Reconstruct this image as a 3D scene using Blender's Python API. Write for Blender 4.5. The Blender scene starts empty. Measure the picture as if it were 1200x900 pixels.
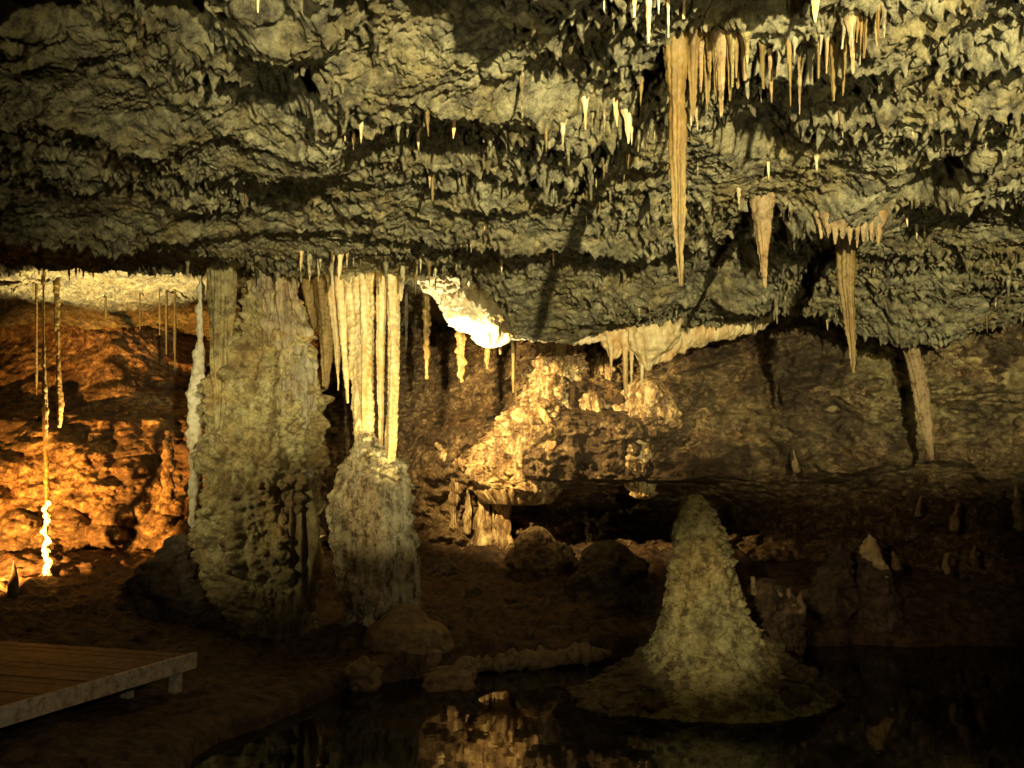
import bpy, math, random
import numpy as np
from mathutils import Vector
random.seed(7)
RNG = np.random.default_rng(7)
D = bpy.data
SC = bpy.context.scene
COL = SC.collection

# ------------------------------------------------------------------ camera geometry
H = 2.2
F = 1100.0
TH = math.atan(110 / 1100)
CT, ST = math.cos(TH), math.sin(TH)

def ray(px, py):
    cx = (px - 600) / F; cy = (450 - py) / F
    return cx, CT - cy * ST, ST + cy * CT

def at(px, py, d):
    """point at distance d (world y) in the direction of a pixel of the photo"""
    x, y, z = ray(px, py)
    return np.array((x * d / y, d, H + z * d / y))

def at_z(px, py, z):
    x, y, zz = ray(px, py)
    k = (z - H) / zz
    return np.array((x * k, y * k, z))

def zpx(py, d):
    return at(600, py, d)[2]

# ------------------------------------------------------------------ noise
def _h(ix, iy, iz, seed):
    h = (ix.astype(np.int64) * 374761393 + iy.astype(np.int64) * 668265263 + iz.astype(np.int64) * 2147483647 + seed * 974711)
    h = (h ^ (h >> 13)) * 1274126177
    h = h & 0xFFFFFFFF
    h = h ^ (h >> 16)
    return (h * 2246822519) & 0xFFFFFFFF

def perlin2(x, y, seed=0):
    ix = np.floor(x); iy = np.floor(y)
    fx = x - ix; fy = y - iy
    u = fx * fx * fx * (fx * (fx * 6 - 15) + 10); v = fy * fy * fy * (fy * (fy * 6 - 15) + 10)
    z0 = np.zeros_like(ix)
    def g(dx, dy):
        a = _h(ix + dx, iy + dy, z0, seed) * (2 * math.pi / 4294967296.0)
        return np.cos(a) * (fx - dx) + np.sin(a) * (fy - dy)
    a = g(0, 0); b = g(1, 0); c = g(0, 1); d = g(1, 1)
    return ((a + u * (b - a)) * (1 - v) + (c + u * (d - c)) * v) * 1.5

def perlin3(x, y, z, seed=0):
    ix = np.floor(x); iy = np.floor(y); iz = np.floor(z)
    fx = x - ix; fy = y - iy; fz = z - iz
    s = lambda t: t * t * t * (t * (t * 6 - 15) + 10)
    u, v, w = s(fx), s(fy), s(fz)
    def g(dx, dy, dz):
        h = _h(ix + dx, iy + dy, iz + dz, seed)
        gx = ((h & 1023) / 511.5 - 1); gy = (((h >> 10) & 1023) / 511.5 - 1); gz = (((h >> 20) & 1023) / 511.5 - 1)
        return gx * (fx - dx) + gy * (fy - dy) + gz * (fz - dz)
    L = lambda a, b, t: a + t * (b - a)
    return L(L(L(g(0,0,0), g(1,0,0), u), L(g(0,1,0), g(1,1,0), u), v),
             L(L(g(0,0,1), g(1,0,1), u), L(g(0,1,1), g(1,1,1), u), v), w) * 1.4

def worley2(x, y, seed=0):
    """distance to nearest cell point, and a random number of that cell"""
    ix = np.floor(x); iy = np.floor(y)
    best = np.full(x.shape, 9.0); rid = np.zeros(x.shape)
    z0 = np.zeros_like(ix)
    for dx in (-1, 0, 1):
        for dy in (-1, 0, 1):
            h = _h(ix + dx, iy + dy, z0, seed)
            qx = ix + dx + (h & 1023) / 1023.0; qy = iy + dy + ((h >> 10) & 1023) / 1023.0
            dd = (qx - x) ** 2 + (qy - y) ** 2
            m = dd < best
            best = np.where(m, dd, best); rid = np.where(m, ((h >> 20) & 1023) / 1023.0, rid)
    return np.sqrt(best), rid

def worley3(x, y, z, seed=0):
    ix = np.floor(x); iy = np.floor(y); iz = np.floor(z)
    best = np.full(x.shape, 9.0); rid = np.zeros(x.shape)
    for dx in (-1, 0, 1):
        for dy in (-1, 0, 1):
            for dz in (-1, 0, 1):
                h = _h(ix + dx, iy + dy, iz + dz, seed)
                dd = (ix + dx + (h & 1023) / 1023.0 - x) ** 2 + (iy + dy + ((h >> 10) & 1023) / 1023.0 - y) ** 2 \
                    + (iz + dz + ((h >> 20) & 1023) / 1023.0 - z) ** 2
                m = dd < best
                best = np.where(m, dd, best); rid = np.where(m, ((h >> 5) & 1023) / 1023.0, rid)
    return np.sqrt(best), rid

def sstep(a, b, x):
    t = np.clip((x - a) / (b - a), 0, 1)
    return t * t * (3 - 2 * t)

# ------------------------------------------------------------------ mesh helpers
def mesh_from(name, co, quads, smooth=True):
    me = D.meshes.new(name)
    quads = np.asarray(quads, dtype=np.int32)
    me.vertices.add(len(co)); me.vertices.foreach_set('co', np.asarray(co, dtype=np.float32).ravel())
    n = len(quads); k = quads.shape[1]
    me.loops.add(n * k); me.loops.foreach_set('vertex_index', quads.ravel())
    me.polygons.add(n); me.polygons.foreach_set('loop_start', np.arange(0, n * k, k, dtype=np.int32))
    if smooth:
        me.polygons.foreach_set('use_smooth', np.ones(n, dtype=bool))
    me.update(calc_edges=True); me.validate()
    return me

def grid_quads(nr, nc, wrap=False, flip=False):
    r = np.arange(nr - 1)[:, None]; c = np.arange(nc if wrap else nc - 1)[None, :]
    c1 = (c + 1) % nc
    a = r * nc + c; b = r * nc + c1; d = (r + 1) * nc + c; e = (r + 1) * nc + c1
    q = np.stack([a, b, e, d] if not flip else [a, d, e, b], axis=-1)
    return q.reshape(-1, 4)

def link(name, me, mat=None, parent=None, loc=(0, 0, 0)):
    o = D.objects.new(name, me); COL.objects.link(o)
    o.location = loc
    if mat: me.materials.append(mat)
    if parent: o.parent = parent
    return o

def tag(o, label=None, cat=None, group=None, kind=None):
    if label: o['label'] = label
    if cat: o['category'] = cat
    if group: o['group'] = group
    if kind: o['kind'] = kind
    return o

def empty(name, loc):
    o = D.objects.new(name, None); COL.objects.link(o); o.location = loc
    o.empty_display_size = 0.2
    return o

# ------------------------------------------------------------------ materials
def limestone(name, base, pale, stain, rough=0.75, s=1.0, stain_amt=0.5, bump=0.5, bscale=1.0, spec=0.3, sss=0.0, stretch=1.0, mottle=0.5, bdist=0.03, tint=(1.0, 0.72, 0.45), blend=False, patch=0.0, tint2=None):
    m = D.materials.new(name); m.use_nodes = True
    nt = m.node_tree; N = nt.nodes; L = nt.links
    b = N['Principled BSDF']
    tc = N.new('ShaderNodeNewGeometry')
    mp = N.new('ShaderNodeMapping'); mp.inputs['Scale'].default_value = (1, 1, 1.0 / stretch)
    L.new(tc.outputs['Position'], mp.inputs['Vector'])
    def noise(scale, detail=6, rough_=0.6, dist=0.0):
        n = N.new('ShaderNodeTexNoise'); n.inputs['Scale'].default_value = scale
        n.inputs['Detail'].default_value = detail; n.inputs['Roughness'].default_value = rough_
        n.inputs['Distortion'].default_value = dist
        L.new(mp.outputs['Vector'], n.inputs['Vector']); return n
    def ramp(src, a, c):
        r = N.new('ShaderNodeMapRange'); r.inputs['From Min'].default_value = a; r.inputs['From Max'].default_value = c
        L.new(src.outputs['Fac'], r.inputs['Value']); return r
    def mix(fac, a, c, amt=1.0, mode='MIX'):
        x = N.new('ShaderNodeMix'); x.data_type = 'RGBA'; x.blend_type = mode
        if amt != 1.0:
            mu = N.new('ShaderNodeMath'); mu.operation = 'MULTIPLY'; mu.inputs[1].default_value = amt
            L.new(fac, mu.inputs[0]); fac = mu.outputs[0]
        L.new(fac, x.inputs['Factor'])
        for sock, v in ((x.inputs['A'], a), (x.inputs['B'], c)):
            if isinstance(v, tuple): sock.default_value = (*v, 1)
            else: L.new(v, sock)
        return x.outputs['Result']
    # mineral crust: one noise with much fine detail, read through a ramp of the rock's own colours
    cr = N.new('ShaderNodeValToRGB'); el = cr.color_ramp.elements
    k = 0.055 * (0.45 + mottle)
    stops = [(0.5 - 2.2 * k, tuple(0.5 * v for v in stain)), (0.5 - 1.0 * k, stain), (0.5 - 0.15 * k, base), (0.5 + 0.75 * k, tuple(0.45 * a + 0.55 * c_ for a, c_ in zip(base, pale))), (0.5 + 1.7 * k, pale), (0.5 + 3.0 * k, tuple(min(0.85, 1.25 * v) for v in pale))]
    k2 = {0: 0, 1: 1}
    el[0].position = stops[0][0]; el[0].color = (*stops[0][1], 1); el[1].position = stops[-1][0]; el[1].color = (*stops[-1][1], 1)
    for p_, c_ in stops[1:-1]:
        e_ = el.new(p_); e_.color = (*c_, 1)
    L.new(noise(5.5 * s, 14, 0.84).outputs['Fac'], cr.inputs['Fac'])
    c = cr.outputs['Color']
    # broad patches: ochre wash, olive wash, dark staining
    c = mix(ramp(noise(0.9 * s, 5, 0.6), 0.50, 0.66).outputs[0], c, tint, 0.55, 'MULTIPLY') if tint else c
    c = mix(ramp(noise(1.3 * s, 8, 0.7), 0.53, 0.66).outputs[0], c, stain, stain_amt)
    if tint2: c = mix(ramp(noise(2.3, 8, 0.7), 0.46, 0.60).outputs[0], c, tint2, 0.75, 'MULTIPLY')
    if blend:   # the brown wall rock passes into the olive limestone of the roof, higher up and to one side
        sx = N.new('ShaderNodeSeparateXYZ'); L.new(tc.outputs['Position'], sx.inputs[0])
        def mr(o, a, c_):
            r = N.new('ShaderNodeMapRange'); r.inputs['From Min'].default_value = a; r.inputs['From Max'].default_value = c_; L.new(o, r.inputs['Value']); return r.outputs[0]
        m1 = N.new('ShaderNodeMath'); m1.operation = 'MULTIPLY'; L.new(mr(sx.outputs['X'], 1.5, 5.0), m1.inputs[0]); L.new(mr(sx.outputs['Z'], 1.6, 3.4), m1.inputs[1])
        m2 = N.new('ShaderNodeMath'); m2.operation = 'MULTIPLY'; L.new(m1.outputs[0], m2.inputs[0]); L.new(ramp(noise(1.1, 8, 0.7), 0.40, 0.56).outputs[0], m2.inputs[1])
        cr2 = N.new('ShaderNodeValToRGB'); e2 = cr2.color_ramp.elements
        e2[0].position = 0.44; e2[0].color = (0.07, 0.052, 0.03, 1); e2[1].position = 0.60; e2[1].color = (0.62, 0.53, 0.26, 1)
        L.new(noise(1.6, 13, 0.74).outputs['Fac'], cr2.inputs['Fac'])
        c = mix(m2.outputs[0], c, cr2.outputs['Color'])
    if patch: c = mix(ramp(noise(0.55, 7, 0.68), 0.47, 0.58).outputs[0], c, tuple(0.8 * v for v in stain), patch)
    L.new(c, b.inputs['Base Color'])
    rr = ramp(noise(6 * s, 4), 0.3, 0.7)
    rr.inputs['To Min'].default_value = rough - 0.12; rr.inputs['To Max'].default_value = rough + 0.12
    L.new(rr.outputs[0], b.inputs['Roughness'])
    b.inputs['Specular IOR Level'].default_value = spec
    if sss:
        b.inputs['Subsurface Weight'].default_value = sss
        b.inputs['Subsurface Radius'].default_value = (1.0, 0.6, 0.25)
        b.inputs['Subsurface Scale'].default_value = 0.03
    bp = N.new('ShaderNodeBump'); bp.inputs['Strength'].default_value = bump; bp.inputs['Distance'].default_value = bdist
    nb = noise(18 * bscale, 12, 0.8)
    L.new(nb.outputs['Fac'], bp.inputs['Height'])
    L.new(bp.outputs['Normal'], b.inputs['Normal'])
    return m

M = {}
M['ceiling'] = limestone('ceiling_limestone', (0.215, 0.200, 0.13), (0.51, 0.475, 0.31), (0.078, 0.071, 0.058), s=1.2, stain_amt=0.6, bump=1.0, bdist=0.06, mottle=1.0, tint2=(0.82, 0.72, 0.52), tint=(0.95, 0.82, 0.6))
M['wall'] = limestone('wall_limestone', (0.17, 0.10, 0.05), (0.50, 0.37, 0.19), (0.06, 0.035, 0.02), s=1.2, stain_amt=0.7, bump=1.0, rough=0.65, spec=0.4, mottle=0.75, blend=True, patch=0.85, bdist=0.06)
M['column'] = limestone('column_limestone', (0.27, 0.235, 0.115), (0.48, 0.42, 0.22), (0.13, 0.085, 0.045), s=1.3, stain_amt=0.75, bump=1.0, patch=0.5, tint2=(0.85, 0.7, 0.5), mottle=0.8)
M['grey'] = limestone('grey_flowstone', (0.42, 0.365, 0.22), (0.70, 0.63, 0.44), (0.13, 0.10, 0.055), s=1.4, stain_amt=0.6, bump=0.9, stretch=2, mottle=0.7)
M['column_grey'] = limestone('column_grey_sheet', (0.24, 0.215, 0.15), (0.38, 0.345, 0.24), (0.12, 0.09, 0.06), s=1.3, stain_amt=0.6, bump=0.8, stretch=2, mottle=0.9)
M['calcite'] = limestone('cream_calcite', (0.55, 0.43, 0.23), (0.78, 0.68, 0.44), (0.42, 0.26, 0.10), s=1.6, stain_amt=0.5, bump=0.3, rough=0.5, spec=0.45, stretch=2.5, mottle=1.5)
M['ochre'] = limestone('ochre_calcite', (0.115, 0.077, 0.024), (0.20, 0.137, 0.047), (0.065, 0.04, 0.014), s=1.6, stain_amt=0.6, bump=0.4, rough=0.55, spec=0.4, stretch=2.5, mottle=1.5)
M['white'] = limestone('white_calcite', (0.66, 0.60, 0.44), (0.80, 0.75, 0.60), (0.45, 0.36, 0.2), s=2.0, stain_amt=0.4, bump=0.5, rough=0.55, spec=0.4, mottle=1.5)
M['stalagmite'] = limestone('stalagmite_calcite', (0.30, 0.26, 0.125), (0.54, 0.48, 0.26), (0.12, 0.09, 0.05), s=1.5, stain_amt=0.75, bump=1.0, bscale=1.4, mottle=0.8)
M['apron'] = limestone('muddy_crust', (0.14, 0.105, 0.06), (0.26, 0.21, 0.11), (0.07, 0.05, 0.03), s=2.0, stain_amt=0.5, bump=1.0, mottle=1.0)
M['streaked'] = limestone('streaked_flowstone', (0.27, 0.17, 0.08), (0.72, 0.58, 0.32), (0.13, 0.075, 0.035), s=1.2, stain_amt=0.4, bump=1.0, rough=0.5, spec=0.5, mottle=0.55, stretch=3.0)
M['mud'] = limestone('cave_mud', (0.075, 0.045, 0.026), (0.14, 0.085, 0.05), (0.035, 0.022, 0.015), s=1.2, stain_amt=0.6, bump=0.9, rough=0.7, spec=0.3)
M['rock'] = limestone('dark_rock', (0.10, 0.075, 0.055), (0.19, 0.145, 0.10), (0.05, 0.035, 0.025), s=1.5, stain_amt=0.6, bump=0.9, mottle=0.9)
M['sand'] = limestone('tan_rock', (0.24, 0.17, 0.09), (0.34, 0.26, 0.15), (0.12, 0.08, 0.04), s=1.5, stain_amt=0.4, bump=0.6, mottle=1.0)
M['deck'] = limestone('deck_boards', (0.075, 0.04, 0.028), (0.11, 0.062, 0.042), (0.045, 0.026, 0.02), s=2.0, stain_amt=0.5, bump=0.3, rough=0.6)
M['edge'] = limestone('pale_timber', (0.45, 0.38, 0.28), (0.55, 0.48, 0.36), (0.3, 0.24, 0.17), s=2.0, stain_amt=0.4, bump=0.3)

wm = D.materials.new('pool_water'); wm.use_nodes = True
b = wm.node_tree.nodes['Principled BSDF']
b.inputs['Base Color'].default_value = (0.008, 0.009, 0.010, 1)
b.inputs['Roughness'].default_value = 0.03; b.inputs['Specular IOR Level'].default_value = 0.4; b.inputs['IOR'].default_value = 1.33
tcn = wm.node_tree.nodes.new('ShaderNodeNewGeometry'); nn = wm.node_tree.nodes.new('ShaderNodeTexNoise')
nn.inputs['Scale'].default_value = 5.0; nn.inputs['Detail'].default_value = 3
bb = wm.node_tree.nodes.new('ShaderNodeBump'); bb.inputs['Strength'].default_value = 0.04; bb.inputs['Distance'].default_value = 0.02
wm.node_tree.links.new(tcn.outputs['Position'], nn.inputs['Vector']); wm.node_tree.links.new(nn.outputs['Fac'], bb.inputs['Height'])
wm.node_tree.links.new(bb.outputs['Normal'], b.inputs['Normal'])

# ------------------------------------------------------------------ ceiling
Z0 = 4.95
def base_z(x, y):
    z = Z0 + 0.40 * sstep(12.3, 14.6, y)
    z = z - 0.25 * sstep(2.5, 6.0, x) + 0.22 * (1 - sstep(-4.6, -2.9, x)) * sstep(9.5, 12, y)
    return z

def lip_from(pts, w1, w2):
    """pts: (px, py, z of the lip) or (px, py, None, d): a line across the ceiling along which it hangs lowest"""
    X, Y, Z = [], [], []
    for p in pts:
        if len(p) == 3: q = at_z(*p)
        else: q = at(p[0], p[1], p[3])
        X.append(q[0]); Y.append(q[1]); Z.append(q[2])
    X = np.array(X); o = np.argsort(X)
    return X[o], np.array(Y)[o], np.array(Z)[o], w1, w2

LIPS = [
    lip_from([(-250, 315, None, 12.0), (0, 280, None, 12.0), (120, 274, None, 12.1), (240, 276, None, 12.2), (340, 316, None, 12.1), (430, 316, None, 11.9), (480, 318, None, 11.9),
              (540, 316, None, 12.2), (568, 322, None, 12.4), (582, 356, None, 12.7), (604, 390, None, 13.0), (700, 388, None, 13.6), (800, 380, None, 14.0), (890, 368, None, 14.1), (950, 362, None, 13.8), (1060, 400, None, 12.6), (1130, 380, None, 12.6), (1200, 366, None, 12.6), (1500, 360, None, 12.6)], 1.7, 0.14),
    lip_from([(-400, 380, None, 18.6), (-100, 378, None, 18.6), (0, 380, None, 18.6), (100, 382, None, 18.7), (230, 374, None, 18.6), (330, 360, None, 18.6), (480, 340, None, 18.6), (1300, 330, None, 18.6)], 0.9, 0.2),
    lip_from([(-300, 300, 4.75), (0, 268, 4.86), (120, 262, 4.86), (220, 236, 4.82), (300, 205, 4.76), (390, 152, 4.66), (470, 146, 4.63), (600, 140, 4.66), (680, 148, 4.75), (760, 150, 4.88), (1200, 150, 4.95)], 0.6, 0.4),
    lip_from([(-200, 150, 4.9), (0, 140, 4.78), (70, 150, 4.72), (180, 165, 4.78), (260, 90, 4.8), (330, 40, 4.72), (390, -30, 4.72), (480, -50, 4.6), (620, -50, 4.58), (700, -50, 4.62), (740, -60, 4.8), (860, -80, 4.78), (930, -70, 4.8), (1000, -60, 4.9), (1300, -60, 4.95)], 0.5, 0.5),
    lip_from([(300, 245, 4.95), (420, 238, 4.84), (560, 232, 4.80), (700, 222, 4.82), (780, 200, 4.9), (1200, 200, 4.95)], 0.5, 0.5),
    lip_from([(780, 330, 4.95), (840, 270, 4.75), (960, 262, 4.55), (1040, 262, 4.55), (1110, 222, 4.62), (1200, 235, 4.75), (1400, 240, 4.8)], 0.7, 0.45),
    lip_from([(620, 300, 4.95), (760, 326, 4.75), (860, 340, 4.7), (960, 340, 4.75), (1100, 330, 4.8), (1200, 320, 4.8), (1500, 320, 4.8)], 0.5, 0.4),
    lip_from([(860, 60, 4.9), (930, 85, 4.75), (1010, 50, 4.7), (1080, 30, 4.75), (1200, -20, 4.8)], 0.35, 0.3),
]
def blob(px, py, rx, ry, amp, z=4.75):
    c = at_z(px, py, z); a = at_z(px - rx, py, z); e = at_z(px + rx, py, z); t = at_z(px, py - ry, z); u = at_z(px, py + ry, z)
    return c[0], (t[1] + u[1]) / 2, (e[0] - a[0]) / 2, (u[1] - t[1]) / 2, amp
BLOBS = [
    blob(1000, 185, 85, 50, 0.22), blob(1085, 212, 34, 20, -0.55), blob(330, 88, 50, 26, -0.4), blob(35, 40, 35, 20, -0.3), blob(210, 42, 45, 18, -0.3),
    blob(865, 14, 62, 18, -0.5), blob(520, 75, 100, 40, 0.10), blob(680, 95, 60, 45, -0.15), blob(480, 168, 110, 18, -0.10), blob(240, 45, 40, 30, -0.12), blob(280, 110, 60, 18, -0.2),
    blob(60, 205, 50, 22, 0.14), blob(300, 225, 70, 20, -0.10), blob(880, 300, 25, 35, -0.35), blob(720, 165, 60, 18, -0.15), blob(900, 165, 30, 20, -0.2), blob(1060, 260, 80, 18, -0.15),
    blob(1130, 130, 60, 25, 0.12), blob(830, 225, 50, 30, 0.1), blob(990, 275, 40, 16, 0.18), blob(660, 350, 90, 30, 0.08), blob(600, 215, 60, 10, -0.1),
]
def ceil_z(x, y, fine=True):
    x = np.asarray(x, float); y = np.asarray(y, float)
    wx = x + 0.22 * perlin2(x * 1.1, y * 1.1, 11) + 0.07 * perlin2(x * 3.7, y * 3.7, 12)
    wy = y + 0.28 * perlin2(x * 1.1, y * 0.9, 13) + 0.09 * perlin2(x * 3.9, y * 3.5, 14)
    z = base_z(x, y)
    zb = z.copy()
    for (X, Y, Z, w1, w2) in LIPS:
        yl = np.interp(wx, X, Y); zl = np.interp(wx, X, Z)
        s = (wy if w1 < 1.5 and w1 != 0.9 else y + 0.4 * (wy - y)) - yl
        A = np.clip(base_z(wx, yl) - zl, 0, 2)
        z = z - A * np.where(s < 0, np.exp(s / w1), np.exp(-np.maximum(s, 0) / w2))
    for (cx, cy, rx, ry, a) in BLOBS:
        q = ((wx - cx) / rx) ** 2 + ((wy - cy) / ry) ** 2
        z = z - a * np.exp(-q ** 1.5)
    # relief at every scale: rounded pendants with sharp creases
    amp = np.where(y < 16, 1.0, 0.8)
    z = z - amp * 0.14 * (perlin2(wx * 0.7, wy * 0.6, 1))
    z = z - amp * 0.12 * (np.abs(perlin2(wx * 1.5 + 0.4 * wy, wy * 1.1, 2)) - 0.25)
    ro = 0.35 + 0.85 * sstep(-0.3, 0.35, perlin2(x * 0.55 + 3, y * 0.5, 22) + 0.4 * perlin2(x * 1.7, y * 1.5, 23))
    z = z - amp * ro * 0.05 * (np.abs(perlin2(wx * 3.1 + 0.8 * wy, wy * 2.3, 3)) - 0.25)
    if fine:
        z = z - ro * 0.032 * (np.abs(perlin2(wx * 6.3 + 1.5 * wy, wy * 5.2, 4)) - 0.25)
        # slanting flakes
        al = wx * 0.64 - wy * 0.77; ac = wx * 0.77 + wy * 0.64
        z = z - 0.05 * np.abs(perlin2(al * 2.2, ac * 8.5, 26)) - 0.022 * np.abs(perlin2(al * 5, ac * 19, 27))
        # bedding steps: thin ledges running across
        bd = wy * 1.9 - 0.35 * wx + 0.9 * perlin2(x * 0.7, y * 0.7, 24)
        fr_ = bd - np.floor(bd)
        z = z - 0.03 * sstep(-0.2, 0.3, perlin2(x * 0.9, y * 1.3, 25)) * fr_ ** 3 * (1 - sstep(0.93, 1.0, fr_))
        z = z - (0.4 + 0.6 * ro) * 0.022 * perlin2(x * 13, y * 11, 5) - 0.02 * np.abs(perlin2(x * 24, y * 21, 6)) - 0.012 * perlin2(x * 47, y * 43, 8)
        d, r = worley2(wx * 6.5 + .6 * wy, wy * 5, 34)
        z = z - ro * 0.034 * (0.3 + r) * np.clip(1 - (d / 0.7) ** 2, 0, 1)
        d, r = worley2(wx * 15 + 2 * wy, wy * 12, 35)
        z = z - (0.4 + 0.6 * ro) * 0.02 * (0.3 + r) * np.clip(1 - (d / 0.7) ** 2, 0, 1)
        # drip teeth all over the ceiling
        mask = sstep(-0.15, 0.35, perlin2(x * 0.6, y * 0.6, 21) + 0.35 * sstep(0.5, 4, x + 1.5))
        d, r = worley2(x * 5.5, y * 5.5, 31)
        z = z - mask * 0.11 * r ** 3.5 * np.exp(-(d / 0.26) ** 1.3)
        d, r = worley2(x * 11, y * 11, 32)
        z = z - (0.05 + 0.95 * mask) * 0.13 * r ** 3 * np.exp(-(d / 0.25) ** 1.3)
        d, r = worley2(x * 15, y * 14, 36)
        z = z - (0.1 + 0.9 * mask) * 0.07 * r ** 3 * np.exp(-(d / 0.25) ** 1.3)
        d, r = worley2(x * 20, y * 20, 33)
        z = z - (0.3 + 0.7 * mask) * 0.06 * r ** 2.5 * np.exp(-(d / 0.33) ** 1.4)
    return z

def ceil_hit(px, py):
    x, y, z = ray(px, py)
    d = np.arange(3.6, 15, 0.01)
    zc = ceil_z(x / y * d, d)
    m = np.nonzero(H + z / y * d > zc)[0]
    return float(d[m[0]]) if len(m) else 12.0
def build_ceiling():
    u = np.concatenate([np.linspace(-2.6, -0.86, 60, endpoint=False), np.linspace(-0.86, 0.86, 1150), np.linspace(0.88, 2.6, 60)])
    y = np.concatenate([np.linspace(-3.5, 4.2, 50, endpoint=False), np.linspace(4.2, 8, 300, endpoint=False), np.linspace(8, 14.2, 400, endpoint=False), np.linspace(14.2, 30, 300)])
    U, Y = np.meshgrid(u, y)
    X = U * (np.maximum(Y, 0) * 0.82 + 2.2)
    Zc = ceil_z(X.ravel(), Y.ravel())
    xr, yr = X.ravel(), Y.ravel()
    # overhangs and scallops: push the relief sideways too
    ox = 0.035 * perlin3(xr * 5, yr * 5, Zc * 7, 301) + 0.02 * perlin3(xr * 13, yr * 13, Zc * 15, 302)
    oy = 0.05 * perlin3(xr * 4, yr * 4, Zc * 7, 303) + 0.025 * perlin3(xr * 12, yr * 12, Zc * 15, 304)
    co = np.stack([xr + ox, yr + oy, Zc], -1)
    me = mesh_from('cave_ceiling', co, grid_quads(len(y), len(u), flip=True))
    o = link('ceiling', me, M['ceiling']); tag(o, kind='structure')
build_ceiling()

# ------------------------------------------------------------------ back wall
WC = [-500, -150, 0, 120, 230, 330, 400, 480, 560, 640, 700, 760, 810, 900, 1000, 1100, 1200, 1350, 1700]
WT = {
 240: [17, 19, 20, 20, 20, 20, 20, 19.5, 19, 18.5, 18, 18, 18, 17.5, 16.5, 15.5, 14.6, 14, 13],
 372: [16, 19, 20, 19.2, 22, 21, 20, 19, 18.5, 17.4, 17.4, 17.3, 17, 16.4, 15.2, 14.3, 13.7, 13.4, 12.6],
 400: [16, 19, 20.5, 19.0, 21.5, 21, 20, 19, 18.3, 16.4, 17.2, 17.2, 16.8, 16.2, 15.0, 14.1, 13.6, 13.4, 12.5],
 455: [15.6, 18.4, 19.3, 18.6, 19.8, 19.5, 19, 18, 17.4, 15.9, 16.2, 16.0, 16.0, 15.6, 15.0, 14.4, 13.9, 13.6, 12.5],
 478: [15.6, 17.5, 18.6, 18.4, 18.6, 18.4, 18.4, 18, 17.4, 15.9, 16.2, 16.0, 16.0, 15.6, 15.2, 15.0, 14.6, 14, 12.5],
 490: [15.2, 17.0, 17.6, 17.6, 17.6, 17.6, 17.9, 17.6, 17.0, 15.8, 15.8, 15.5, 15.7, 15.4, 15.0, 14.9, 14.5, 14, 12.5],
 540: [14.8, 16.5, 16.8, 16.9, 17.0, 17.2, 17.4, 17.2, 16.4, 15.7, 15.8, 15.2, 15.3, 15.2, 14.8, 14.8, 14.4, 13.8, 12.5],
 560: [14.8, 16.3, 16.6, 16.7, 16.8, 17.2, 17.2, 17.0, 16.6, 15.6, 15.8, 15.3, 15.3, 15.5, 15.5, 15.5, 15.0, 13.8, 12.5],
 588: [14.5, 16, 16.3, 16.4, 16.6, 17.0, 17.2, 17.0, 16.9, 17.2, 18.2, 18.6, 18.2, 16.6, 16.2, 16.0, 15.4, 14, 12.5],
 640: [14.2, 15.5, 15.8, 16.0, 16.2, 16.5, 16.8, 17.0, 16.9, 16.9, 17.4, 17.6, 17.2, 16.2, 15.9, 15.6, 15.2, 13.8, 12.3],
 690: [13.8, 15.0, 15.3, 15.5, 15.6, 16.0, 16.2, 16.4, 16.4, 16.0, 16.0, 16.2, 16.2, 15.6, 15.0, 14.6, 14.4, 13.4, 12.2],
 760: [13.4, 14.6, 14.8, 15.0, 15.2, 15.4, 15.6, 15.6, 15.6, 15.4, 15.4, 15.5, 15.4, 15.0, 14.4, 14.0, 13.8, 13.2, 12],
}
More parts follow.
